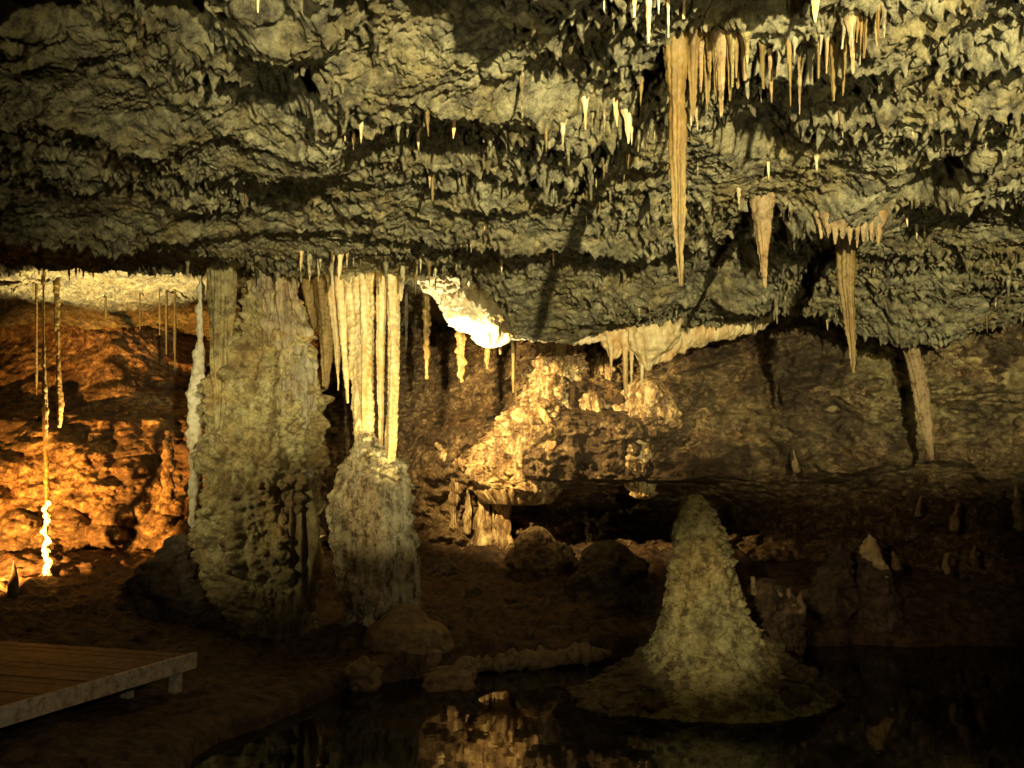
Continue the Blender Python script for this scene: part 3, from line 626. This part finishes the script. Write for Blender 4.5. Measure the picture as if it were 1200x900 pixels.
fl_lab = ['thin outer tooth', 'long second tooth', 'short third tooth', 'long slender fourth tooth', 'longest pale tooth', 'short tooth after the longest one', 'medium sixth tooth from the dark gap', 'small narrow tooth before the broad one', 'broad brown tooth', 'long narrow tooth behind the broad one',
          'pale pointed tooth two past the broad one', 'slim tooth three past the broad one', 'curved pale tooth near the upper end', 'second last tooth at the upper end', 'last short tooth at the upper end']
for i, (px, a, b_, w) in enumerate(fr):
    stal(tooth(px, a, b_, w * random.uniform(.7, 1.1), lean=random.uniform(-4, 2)), ceil_hit(px, a), M[('ochre', 'sand', 'column_grey')[i % 3]] if i != 8 else M['ochre'], fl_lab[i] + ' of the pale arched stalactite fringe', 'teeth of the pale arched fringe', name='fringe_stalactite')
for i in range(9):
    px = random.uniform(806, 880)
    stal(tooth(px, 44, 44 + random.uniform(28, 62), random.uniform(5, 9)), ceil_hit(px, 42), M[('ochre', 'column', 'ochre')[i % 3]], 'thin tooth packed into the back of the brown curtain by the longest ochre stalactite', 'back teeth of the brown curtain', name='curtain_stalactite', seg=18)
for i in range(9):
    px = random.uniform(890, 1036); a = float(np.interp(px, [890, 940, 1036], [46, 50, 6]))
    stal(tooth(px, a, a + random.uniform(20, 46), random.uniform(4, 8), lean=random.uniform(-3, 1)), ceil_hit(px, a), M[('ochre', 'column_grey')[i % 2]], 'thin tooth packed between the main teeth of the pale arched fringe', 'filler teeth of the pale arched fringe', name='fringe_stalactite', seg=18)
top = [(760, -20, 50, 9, 'longest pale needle stalactite at the top edge above the ochre stalactite'), (743, -20, 20, 7, 'short pale needle at the top edge before the longest needle'), (772, -20, 16, 5, 'tiny pale needle after the longest top needle'), (783, -20, 44, 6, 'slim pale needle at the top edge directly over the ochre stalactite'),
       (708, -20, 12, 5, 'tiny lone needle at the top edge over the shadowed ceiling'), (801, -20, 22, 6, 'short needle at the top edge above the brown curtain'), (956, -20, 26, 12, 'thick brown stub at the top edge above the pale arched fringe')]
for (px, a, b_, w, lab) in top:
    stal(tooth(px, a, b_, w), ceil_hit(px, max(a, -8)), M['calcite'], lab, 'needles along the top edge')

stal([(262, 978, 1010), (290, 981, 1005), (330, 983, 1002), (380, 990, 1003), (420, 996, 1003), (437, 999, 1001)], ceil_hit(994, 285), M['ochre'], 'tapering ochre stalactite hanging below the fringed bulge', None, seg=60, seed=41)
gk = 'fringe teeth under the bulge'
for i in range(9):
    px = 962 + 8.4 * i
    stal(tooth(px, 262 + 10 * math.sin(i * .8) * .5, 282 + random.uniform(-4, 10), 9), ceil_hit(px, 266), M['sand'], 'short tan tooth in the fringe around the root of the tapering ochre stalactite', gk, name='fringe_stalactite', seg=20)
stal([(225, 876, 910), (250, 881, 906), (275, 885, 903), (300, 890, 900), (336, 895, 899)], ceil_hit(893, 240), M['sand'], 'stout pale ochre stalactite casting a black shadow in the middle of the far ceiling', None, seg=60, seed=42)
stal([(362, 1044, 1070), (385, 1052, 1073), (415, 1061, 1079), (445, 1070, 1086), (480, 1076, 1090), (520, 1084, 1094), (538, 1089, 1094)], 13.3, M['sand'], 'leaning dull ochre stalactite against the dim far wall', None, seg=50, seed=43)
stal(tooth(736, 135, 168, 11), ceil_hit(736, 137), M['calcite'], 'pointed cream tooth left of the longest ochre stalactite, lower one', 'teeth beside the ochre stalactite')
stal(tooth(686, 122, 152, 6), ceil_hit(686, 124), M['calcite'], 'thin cream tooth farther from the ochre stalactite', 'teeth beside the ochre stalactite')
stal(tooth(612, 85, 138, 7), ceil_hit(612, 87), M['grey'], 'grey tooth hanging from the edge of the lit ceiling pillow', None)
stal(tooth(507, 200, 235, 7), ceil_hit(507, 202), M['ochre'], 'reddish tooth on the far ceiling beyond the long dark recess', None)
stal(tooth(288, 222, 240, 5), ceil_hit(288, 224), M['ochre'], 'small orange tooth in the dark recess above the massive column', None)
stal(tooth(302, -5, 15, 5), ceil_hit(302, -3), M['calcite'], 'small pale tooth near the top edge of the shadowed ceiling', None)
stal(tooth(735, 178, 198, 6), ceil_hit(735, 180), M['ochre'], 'little brown tooth in the shadow of the ochre stalactite', None)

# ---- many small stalactites: six kinds, copied
protos = []
for i in range(7):
    L_ = 1.0
    n, sg_ = 22, 10
    z = -np.linspace(0, 1, n); r = 0.11 * (1 - np.linspace(0, 1, n)) ** (0.55 + .12 * i) + 0.012
    r *= 1 + 0.18 * np.sin(np.linspace(0, 9 + i * 2, n) + i)
    r[0] *= 1.5
    th = np.linspace(0, 2 * math.pi, sg_, endpoint=False)
    X = r[:, None] * np.cos(th) * (1 + .15 * np.sin(3 * th + i)); Y_ = r[:, None] * np.sin(th) * (1 + .15 * np.cos(2 * th + i))
    bend = 0.05 * math.sin(i * 2.1) * np.linspace(0, 1, n)[:, None] ** 2
    co = np.stack([X + bend, Y_, np.repeat(z[:, None], sg_, 1)], -1).reshape(-1, 3)
    co = np.vstack([co, [(bend[-1, 0], 0, -1.02)]])
    q = grid_quads(n, sg_, wrap=True, flip=True)
    tip = np.array([((n - 1) * sg_ + (k + 1) % sg_, (n - 1) * sg_ + k, n * sg_, n * sg_) for k in range(sg_)])
    me = D.meshes.new('small_stalactite')
    me.from_pydata([tuple(v) for v in co], [], [tuple(int(a) for a in f) for f in q] + [tuple(int(a) for a in f[:3]) for f in tip])
    me.polygons.foreach_set('use_smooth', [True] * len(me.polygons)); me.update()
    me.materials.append(M[('ceiling', 'calcite', 'ceiling', 'grey', 'ceiling', 'ochre', 'grey')[i]])
    protos.append(me)
first = [None] * 7
def small(px, py, lo, hi, label, group, kinds=(0, 1, 2, 3, 4, 5, 6), fat=1.0):
    q = at_z(px, py, 4.6)
    for _ in range(4):
        zc = float(ceil_z(np.array([q[0]]), np.array([q[1]]), fine=False)[0]); q = at_z(px, py, min(zc, 5.3)) if zc > 3.6 else q
    if not (4.0 < q[1] < 15): return
    zc = float(ceil_z(np.array([q[0]]), np.array([q[1]]))[0])
    k = random.choice(kinds)
    if first[k] is None:
        o = D.objects.new('small_stalactite', protos[k]); first[k] = o
    else:
        o = first[k].copy()
    COL.objects.link(o)
    L_ = random.uniform(lo, hi) * (0.6 + 0.4 * random.random())
    o.location = (q[0], q[1], zc + 0.03); s = L_ * random.uniform(.7, 1.15) * fat
    o.scale = (s, s, L_); o.rotation_euler = (random.uniform(-.05, .05), random.uniform(-.05, .05), random.uniform(0, 6.28))
    tag(o, label, 'stalactite', group)
E_px = [0, 120, 240, 340, 430, 480, 540, 575, 605, 700, 800, 890, 950, 1060, 1130, 1200]
E_py = [318, 312, 309, 316, 316, 322, 330, 348, 392, 388, 380, 368, 362, 400, 380, 366]
for i in range(34):
    px = random.uniform(5, 340); small(px, np.interp(px, E_px, E_py) - random.uniform(2, 12), .10, .28, 'small dark stalactite on the ceiling edge in front of the cream band', 'stalactites along the dark ceiling edge', (0, 2, 3, 4))
for i in range(46):
    px = random.uniform(345, 575); small(px, np.interp(px, E_px, E_py) - random.uniform(2, 34), .15, .42, 'small yellowish stalactite on the ceiling edge above the cream group', 'stalactites on the edge above the cream group')
for i in range(30):
    px = random.uniform(600, 950); small(px, np.interp(px, E_px, E_py) - random.uniform(2, 30), .08, .28, 'small stalactite on the low ceiling edge above the flowstone rims', 'stalactites on the low ceiling edge')
for i in range(26):
    px = random.uniform(960, 1200); small(px, np.interp(px, E_px, E_py) - random.uniform(2, 34), .08, .28, 'small stalactite on the ceiling edge over the dim far wall', 'stalactites over the dim far wall')
for i in range(36):
    px = random.uniform(400, 780); small(px, np.interp(px, [390, 600, 780], [152, 140, 150]) + random.uniform(-26, 6), .08, .26, 'small stalactite on the brow of the long dark ceiling recess', 'stalactites on the brow of the recess')
for i in range(34):
    small(random.uniform(690, 900), random.uniform(60, 250), .08, .30, 'small stalactite on the toothed ceiling around the longest ochre stalactite', 'teeth around the ochre stalactite')
for i in range(40):
    small(random.uniform(880, 1200), random.uniform(100, 330), .06, .24, 'small stalactite scattered on the ceiling past the ochre stalactite', 'stalactites scattered past the ochre stalactite')
for i in range(24):
    small(random.uniform(380, 700), random.uniform(190, 300), .06, .2, 'small stalactite on the far ceiling slope beyond the dark recess', 'stalactites on the far slope')

# ------------------------------------------------------------------ the stalagmite in the pool
dP = 9.7
c = at(820, 812, dP)
ps = empty('stalagmite', tuple(c)); tag(ps, 'tall yellow green conical stalagmite standing in the dark pool on a wide apron', 'stalagmite')
loft('cone', [(580, 814, 817), (590, 808, 824), (606, 800, 833), (632, 791, 845), (655, 786, 852), (690, 780, 867), (715, 774, 876), (736, 768, 886), (748, 762, 893), (762, 755, 905), (780, 742, 922), (800, 720, 944), (818, 696, 964)],
     dP, M['stalagmite'], depth=0.9, seg=260, ring=0.01,
     noise=[(1.3, 0.12, 1), (3.5, 0.06, .7), (10, 0.035, .6), (24, .022, .7), (55, .01, 1)], pop=[(14, 0.03), (30, .018)], flute=[(10, .04)], parent=ps, seed=50)
loft('apron', [(742, 775, 882), (760, 760, 900), (776, 738, 920), (790, 712, 944), (804, 684, 964), (818, 658, 982), (826, 650, 990)], dP, M['apron'], depth=0.65, seg=340, ring=0.008,
     noise=[(1.5, 0.16, 1), (5, 0.09, 1), (14, 0.05, 1), (40, .015, 1)], pop=[(6, 0.09), (15, .04)], parent=ps, seed=51)

def rockpile(name, rows, d, mat, label, seed, cat='boulder', depth=0.9, pop=(3, .08), seg=110, noise=None):
    return tag(loft(name, rows, d, mat, depth=depth, seg=seg, ring=0.014, noise=noise or [(1.8, 0.22, 1), (5, 0.12, 1), (14, 0.05, 1), (34, .02, 1)], pop=[pop], seed=seed), label, cat)
rockpile('boulder', [(690, 878, 915), (705, 868, 932), (730, 860, 940), (770, 866, 944), (806, 866, 946)], 11.2, M['mud'], 'dark crusted boulder in the pool behind the flank of the yellow green stalagmite', 53, pop=(5, .07))
for i, (px, py, w, h_) in enumerate([(925, 690, 9, 18), (912, 692, 6, 10), (938, 694, 7, 16), (882, 676, 6, 14)]):
    tag(loft('crystal_knob', [(py, px - 1.5, px + 1.5), (py + h_ * .5, px - w * .6, px + w * .6), (py + h_ * 1.4, px - w, px + w)], 11.1, M['sand'], seg=30, noise=[(12, .02, 1)], pop=[(14, .02)], seed=54 + i),
        ['tallest pale knob on top of the crusted boulder', 'smallest pale knob on the crusted boulder', 'outermost pale knob on the crusted boulder', 'dim knob on the crusted boulder beside the stalagmite'][i], 'crystal knob', 'pale knobs on the crusted boulder')

# far right shore
so = empty('stalagmite', tuple(at(1028, 735, 13.0))); tag(so, 'small orange tipped stalagmite on the far shore', 'stalagmite')
loft('stalagmite_body', [(640, 1011, 1026), (655, 1008, 1034), (675, 1006, 1042), (700, 1004, 1052), (735, 1000, 1060)], 13.0, M['rock'], seg=110, noise=[(3, .05, 1), (10, .04, 1)], pop=[(8, .04)], parent=so, seed=60)
loft('tip', [(629, 1015, 1022), (638, 1010, 1027), (650, 1010, 1033), (662, 1018, 1038), (680, 1028, 1042)], 12.93, M['calcite'], seg=60, noise=[(5, .05, 1), (14, .03, 1)], pop=[(10, .03)], parent=so, seed=62)  # light on the tip is put into its paler calcite colour
rockpile('stalagmite', [(640, 978, 990), (652, 966, 994), (680, 957, 998), (735, 948, 1002)], 13.1, M['rock'], 'dark blunt stalagmite beside the orange tipped one', 61, cat='stalagmite')
keep = (0, 1, 2, 5, 6, 7, 9)
bits = [(1050, 646, 5, 12, 13.6), (1108, 648, 5, 14, 13.6), (1118, 590, 5, 22, 14.6), (1045, 572, 4, 20, 14.8), (1034, 520, 4, 14, 14.4), (933, 528, 4, 16, 14.8), (1075, 582, 3, 14, 14.8), (1195, 570, 8, 40, 14.2), (998, 578, 3, 14, 14.9), (1140, 640, 4, 12, 13.8), (940, 560, 3, 12, 15), (1160, 590, 4, 16, 14.5)]
bl = ['pale nub beside the orange tipped stalagmite', 'pale nub alone on the dark far slope', 'tall pale knob high on the dark far slope', 'thin pale knob above the orange tipped stalagmite', 'tiny pale knob just below the lit wall', 'dim knob at the edge of the lit wall above the dark', 'thin pale sliver near the tall pale knob', 'long pale sliver at the picture edge on the far wall', 'faint sliver above the dark blunt stalagmite', 'small nub low on the dark far slope', 'faint thin knob in the dark wall past the stalagmite', 'dim knob toward the edge of the dark far wall']
for i, (px, py, w, h_, d) in enumerate(bits):
    if i not in keep: continue
    ln = (-4, 3, 5, 0, 0, -3, 4, -5, 0, 2)[i]
    tag(loft('stalagmite_nub', [(py, px - 1.5 + ln, px + 1.5 + ln), (py + h_ * .5, px - w * .7 + ln * .4, px + w * .5 + ln * .4), (py + h_ + 8, px - w * .9, px + w * 1.1)], d - .35, M['sand'], seg=24, noise=[(6, .04, 1), (16, .02, 1)], seed=70 + i), bl[i], 'stalagmite', 'pale nubs on the dark far slope')

# boulders on the left and middle shore
rockpile('boulder', [(634, 200, 222), (645, 186, 236), (665, 168, 250), (690, 148, 262), (715, 132, 268), (740, 120, 272), (785, 105, 280)], 12.9, M['rock'], 'big dark boulder silhouetted against the orange slope beside the massive column', 80, depth=0.7)
rockpile('boulder', [(650, 690, 740), (662, 676, 752), (680, 668, 760), (705, 668, 764), (735, 672, 764)], 13.3, M['rock'], 'rounded dark boulder on the mud bank below the black overhang', 81)
rockpile('boulder', [(664, 500, 530), (680, 490, 545), (700, 488, 555)], 14.6, M['rock'], 'low dark boulder in shade behind the grey stalagmite', 82)
rockpile('boulder', [(630, 610, 650), (650, 600, 668), (685, 595, 680), (700, 590, 690)], 14.8, M['wall'], 'brown ribbed boulder below the stubby columns', 83)
rockpile('mound', [(727, 446, 505), (732, 436, 522), (740, 430, 530), (756, 424, 536)], 11.2, M['sand'], 'low tan mound at the foot of the grey stalagmite', 84, cat='mound', pop=(2, .03), noise=[(2, .05, 1), (8, .02, 1), (30, .008, 1)])
rockpile('rock', [(774, 418, 436), (779, 411, 442), (792, 409, 444), (804, 410, 444)], 10.1, M['sand'], 'rounded brown rock at the water edge left of the flat pale slab', 85, cat='rock')
rockpile('rock', [(779, 530, 560), (787, 495, 563), (797, 487, 562), (806, 487, 560)], 10.3, M['sand'], 'flat pale slab lying along the water edge below the tan mound', 86, cat='rock', pop=(3, .03))
rockpile('rock', [(764, 505, 512), (770, 503, 514), (778, 503, 514)], 10.7, M['sand'], 'small pale stone on the mud beside the flat slab', 87, cat='rock', pop=(8, .02))
rope('mud_ledge', [(556, 779, 10.85), (590, 776, 11.0), (620, 773, 11.1), (660, 770, 11.25), (700, 766, 11.4), (716, 765, 11.45)], [.05, .08, .09, .09, .08, .04], M['sand'], 'long low pale ledge edging the mud bank above the dark water', 'rock', 140)
st = [(560, 708, 8, 12.9), (600, 700, 12, 13.2), (640, 706, 9, 13), (545, 712, 6, 12.5), (585, 735, 7, 12), (660, 735, 8, 12), (620, 742, 6, 11.7), (320, 792, 10, 10.4), (365, 770, 9, 11.2), (555, 690, 10, 13.6), (690, 752, 7, 11.7), (80, 705, 9, 13.4), (110, 712, 7, 13.2)]
sl = ['stone', 'flattish stone', 'lump', 'pebbly stone', 'stone', 'lump', 'small stone', 'stone', 'lump', 'stone', 'stone', 'stone', 'small stone']
swhere = ['at the back of the mud bank in front of the grey stalagmite', 'at the very back of the mud bank under the columns', 'near the boulder at the back of the bank', 'just behind the tan mound', 'in the middle of the mud bank', 'toward the boulder on the open mud bank', 'near the bank edge above the water', 'on the dark ground in front of the massive column', 'at the foot of the massive column', 'in the shade behind the mud bank', 'at the far end of the bank edge', 'under the twisted stalagmite in shadow', 'in shadow between twisted stalagmite and dark boulder']
for i, (px, py, w, d) in enumerate(st):
    rockpile('stone', [(py - w * .6, px - w * .3, px + w * .3), (py, px - w, px + w), (py + w * .9, px - w * .9, px + w * .9)], d, M['rock'], 'brown %s %s' % (sl[i], swhere[i]), 90 + i % 20, cat='stone', pop=(6, .02), seg=40, noise=[(4, .04, 1), (14, .015, 1)])

# ------------------------------------------------------------------ boardwalk
def prism(name, poly, z0, z1, mat, parent, loc):
    n = len(poly)
    v = [(p[0] - loc[0], p[1] - loc[1], z0 - loc[2]) for p in poly] + [(p[0] - loc[0], p[1] - loc[1], z1 - loc[2]) for p in poly]
    f = [tuple(range(n))[::-1], tuple(range(n, 2 * n))] + [(i, (i + 1) % n, n + (i + 1) % n, n + i) for i in range(n)]
    me = D.meshes.new(name); me.from_pydata(v, [], f); me.update()
    o = link(name, me, mat, parent)
    bv = o.modifiers.new('bevel', 'BEVEL'); bv.width = 0.008; bv.segments = 2
    return o
def build_boardwalk():
    zt = 0.55
    A = at_z(224, 766, zt); B = at_z(-60, 846, zt); Cc = at_z(-260, 752, zt); Dd = at_z(60, 752, zt)
    loc = (float(A[0]), float(A[1]), 0.0)
    bw = empty('boardwalk', loc); tag(bw, 'low boardwalk corner with pale edge beam beside the dark pool path', 'boardwalk')
    # planks as one mesh running from front edge to back
    v, f = [], []
    e = (A - B)[:2]; L = np.linalg.norm(e); e /= L
    nrm = np.array((-e[1], e[0]))
    t = -3.0
    W = 2.6
    nb = 0
    while t < L - .001:
        t2 = min(t + 0.16, L)
        q = [B[:2] + e * t, B[:2] + e * (t2 - .004), B[:2] + e * (t2 - .004) + nrm * W, B[:2] + e * t + nrm * W]
        # trim by the far edge line through A towards Dd
        far = (Dd - A)[:2]; fl = far / np.linalg.norm(far); fn = np.array((-fl[1], fl[0]))
        if np.dot(B[:2] - A[:2], fn) < 0: fn = -fn
        out = []
        for k in (0, 1, 2, 3):
            p = q[k]; s = np.dot(p - A[:2], fn)
            if s < 0 and k >= 2:
                base = q[3 - k]; s0 = np.dot(base - A[:2], fn)
                p = base + (p - base) * max(0.0, s0 / (s0 - s)) if s0 > 0 else base
            out.append(p)
        dz = random.uniform(-.004, .004)
        i0 = len(v)
        for zz in (zt - .04 + dz, zt + dz):
            for p in out: v.append((p[0] - loc[0], p[1] - loc[1], zz))
        f += [(i0 + 3, i0 + 2, i0 + 1, i0), (i0 + 4, i0 + 5, i0 + 6, i0 + 7), (i0, i0 + 1, i0 + 5, i0 + 4), (i0 + 1, i0 + 2, i0 + 6, i0 + 5), (i0 + 2, i0 + 3, i0 + 7, i0 + 6), (i0 + 3, i0, i0 + 4, i0 + 7)]
        t += 0.16; nb += 1
    me = D.meshes.new('deck'); me.from_pydata(v, [], f); me.update(); link('deck', me, M['deck'], bw)
    B2 = B[:2] - e * 3.0
    prism('edge_beam', [B2 - nrm * .05, A[:2] - nrm * .05 + e * .03, A[:2] - nrm * .002 + e * .03, B2 - nrm * .002], zt - .135, zt + .012, M['edge'], bw, loc)
    for s, dn in ((0.15, .05), (0.5, .3), (1.6, .6), (2.8, .6)):
        c = A[:2] - e * s + nrm * dn
        prism('post', [c + e * .045 - nrm * .045, c + e * .045 + nrm * .045, c - e * .045 + nrm * .045, c - e * .045 - nrm * .045], 0.05, zt - .045, M['edge'], bw, loc)
build_boardwalk()

# ------------------------------------------------------------------ light
def lamp(name, kind, loc, target, power, color, angle=60, blend=0.5, radius=0.05):
    l = D.lights.new(name, kind); l.energy = power; l.color = color; l.shadow_soft_size = radius
    if kind == 'SPOT': l.spot_size = math.radians(angle); l.spot_blend = blend
    o = D.objects.new(name, l); COL.objects.link(o); o.location = tuple(loc)
    if target is not None:
        o.rotation_euler = (Vector(tuple(target)) - Vector(tuple(loc))).to_track_quat('-Z', 'Y').to_euler()
    return o
W1 = (1.0, 0.86, 0.43)
# unseen blocker added behind the camera to keep the main floodlight off the floor
def ledge():
    n = 60
    xs = np.linspace(-7, 9, n); v = []; f = []
    for i, x in enumerate(xs):
        t = 3.052 + 0.008 * math.sin(i * .9)
        v += [(x, -1.22, 0.0), (x, -1.2, t), (x, -1.45, t), (x, -1.48, 0.0)]
        if i:
            a = 4 * (i - 1); b = 4 * i
            f += [(a + k, b + k, b + (k + 1) % 4, a + (k + 1) % 4) for k in range(4)]
    me = D.meshes.new('light_blocker'); me.from_pydata(v, [], f); me.update()
    tag(link('wall', me, M['rock']), kind='structure')  # added light blocker, out of view, not a wall of the cave
ledge()
lamp('floodlight', 'SPOT', (1.7, -2.5, 3.1), at(890, 300, 10), 10500, W1, 72, 0.8, 0.05)
lamp('added_fill_light', 'SPOT', (-2.6, -2.4, 3.1), at(760, 240, 9), 700, W1, 80, 0.7, 0.05)  # added fill from the left, lifts the ceiling shadows
lamp('added_low_fill', 'SPOT', (1.9, -0.9, 1.2), at(760, 140, 8), 620, W1, 62, 0.9, 0.05)  # added fill from below, softens the black slots in the ceiling
lamp('added_deck_fill', 'SPOT', (0.9, 0.6, 2.9), at(120, 795, 8.3), 170, (1.0, 0.85, 0.6), 34, 1.0, 0.05)  # added light to brighten the boardwalk edge
lamp('added_shore_fill', 'SPOT', (-1.2, 0.2, 2.9), at(1015, 645, 13), 750, (1.0, 0.72, 0.36), 18, 1.0, 0.05)  # added light to bring out the far shore
lamp('column_spotlight', 'SPOT', (-6.6, 6.0, 3.4), at(285, 535, 12.2), 1050, (1.0, 0.86, 0.42), 34, 1.0, 0.05)
lamp('added_pedestal_fill', 'SPOT', (1.6, 0.2, 3.2), at(452, 572, 12.0), 2600, (1.0, 0.86, 0.48), 9.5, 1.0, 0.05)  # added light to brighten the squat grey stalagmite
lamp('added_bank_fill', 'SPOT', (1.6, 0.2, 3.1), at(560, 745, 11.5), 240, (1.0, 0.80, 0.5), 20, 1.0, 0.05)  # added light to lift the mud bank
lamp('stalagmite_spotlight', 'SPOT', (-0.9, 0.2, 2.9), at(826, 720, 9.6), 1750, (1.0, 0.87, 0.45), 11, 1.0, 0.05)
lamp('slope_lamp', 'SPOT', at(-60, 690, 12.4), at(105, 580, 16.5), 6200, (1.0, 0.42, 0.07), 62, 0.8, 0.05)
lamp('ceiling_uplight', 'SPOT', at(140, 600, 15.4), at(95, 330, 15.0), 3000, (1.0, 0.74, 0.30), 76, 0.6, 0.05)
lamp('stalactite_uplight', 'SPOT', at(510, 665, 10.8), at(430, 420, 12.0), 480, (1.0, 0.78, 0.30), 38, 0.8, 0.04)
lamp('flowstone_uplight', 'SPOT', at(480, 600, 13.6), at(560, 360, 13.9), 1100, (1.0, 0.84, 0.45), 56, 0.7, 0.04)
lamp('ledge_lamp', 'SPOT', at(482, 388, 12.5), at(625, 500, 16.0), 2000, (1.0, 0.70, 0.26), 72, 0.7, 0.04)
lamp('pedestal_glow', 'SPOT', at(378, 665, 12.7), at(402, 590, 12.0), 40, (1.0, 0.72, 0.2), 70, 0.6, 0.03)

# ------------------------------------------------------------------ world, camera, settings
w = D.worlds.new('World'); SC.world = w; w.use_nodes = True
w.node_tree.nodes['Background'].inputs[0].default_value = (0.35, 0.38, 0.8, 1)
w.node_tree.nodes['Background'].inputs[1].default_value = 0.004
cam = D.cameras.new('camera'); co_ = D.objects.new('camera', cam); COL.objects.link(co_)
co_.location = (0, 0, H); co_.rotation_euler = (math.radians(90) + TH, 0, 0)
cam.sensor_width = 36; cam.lens = 36 * F / 1200; cam.clip_end = 200
SC.camera = co_
SC.view_settings.view_transform = 'Standard'; SC.view_settings.look = 'None'; SC.view_settings.exposure = 0.3; SC.view_settings.gamma = 1
SC.render.engine = 'CYCLES'
SC.cycles.max_bounces = 4; SC.cycles.diffuse_bounces = 3; SC.cycles.glossy_bounces = 3
SC.cycles.use_denoising = True
SC.cycles.denoising_input_passes = 'RGB_ALBEDO_NORMAL'; SC.cycles.denoising_prefilter = 'ACCURATE'
SC.cycles.sample_clamp_indirect = 2
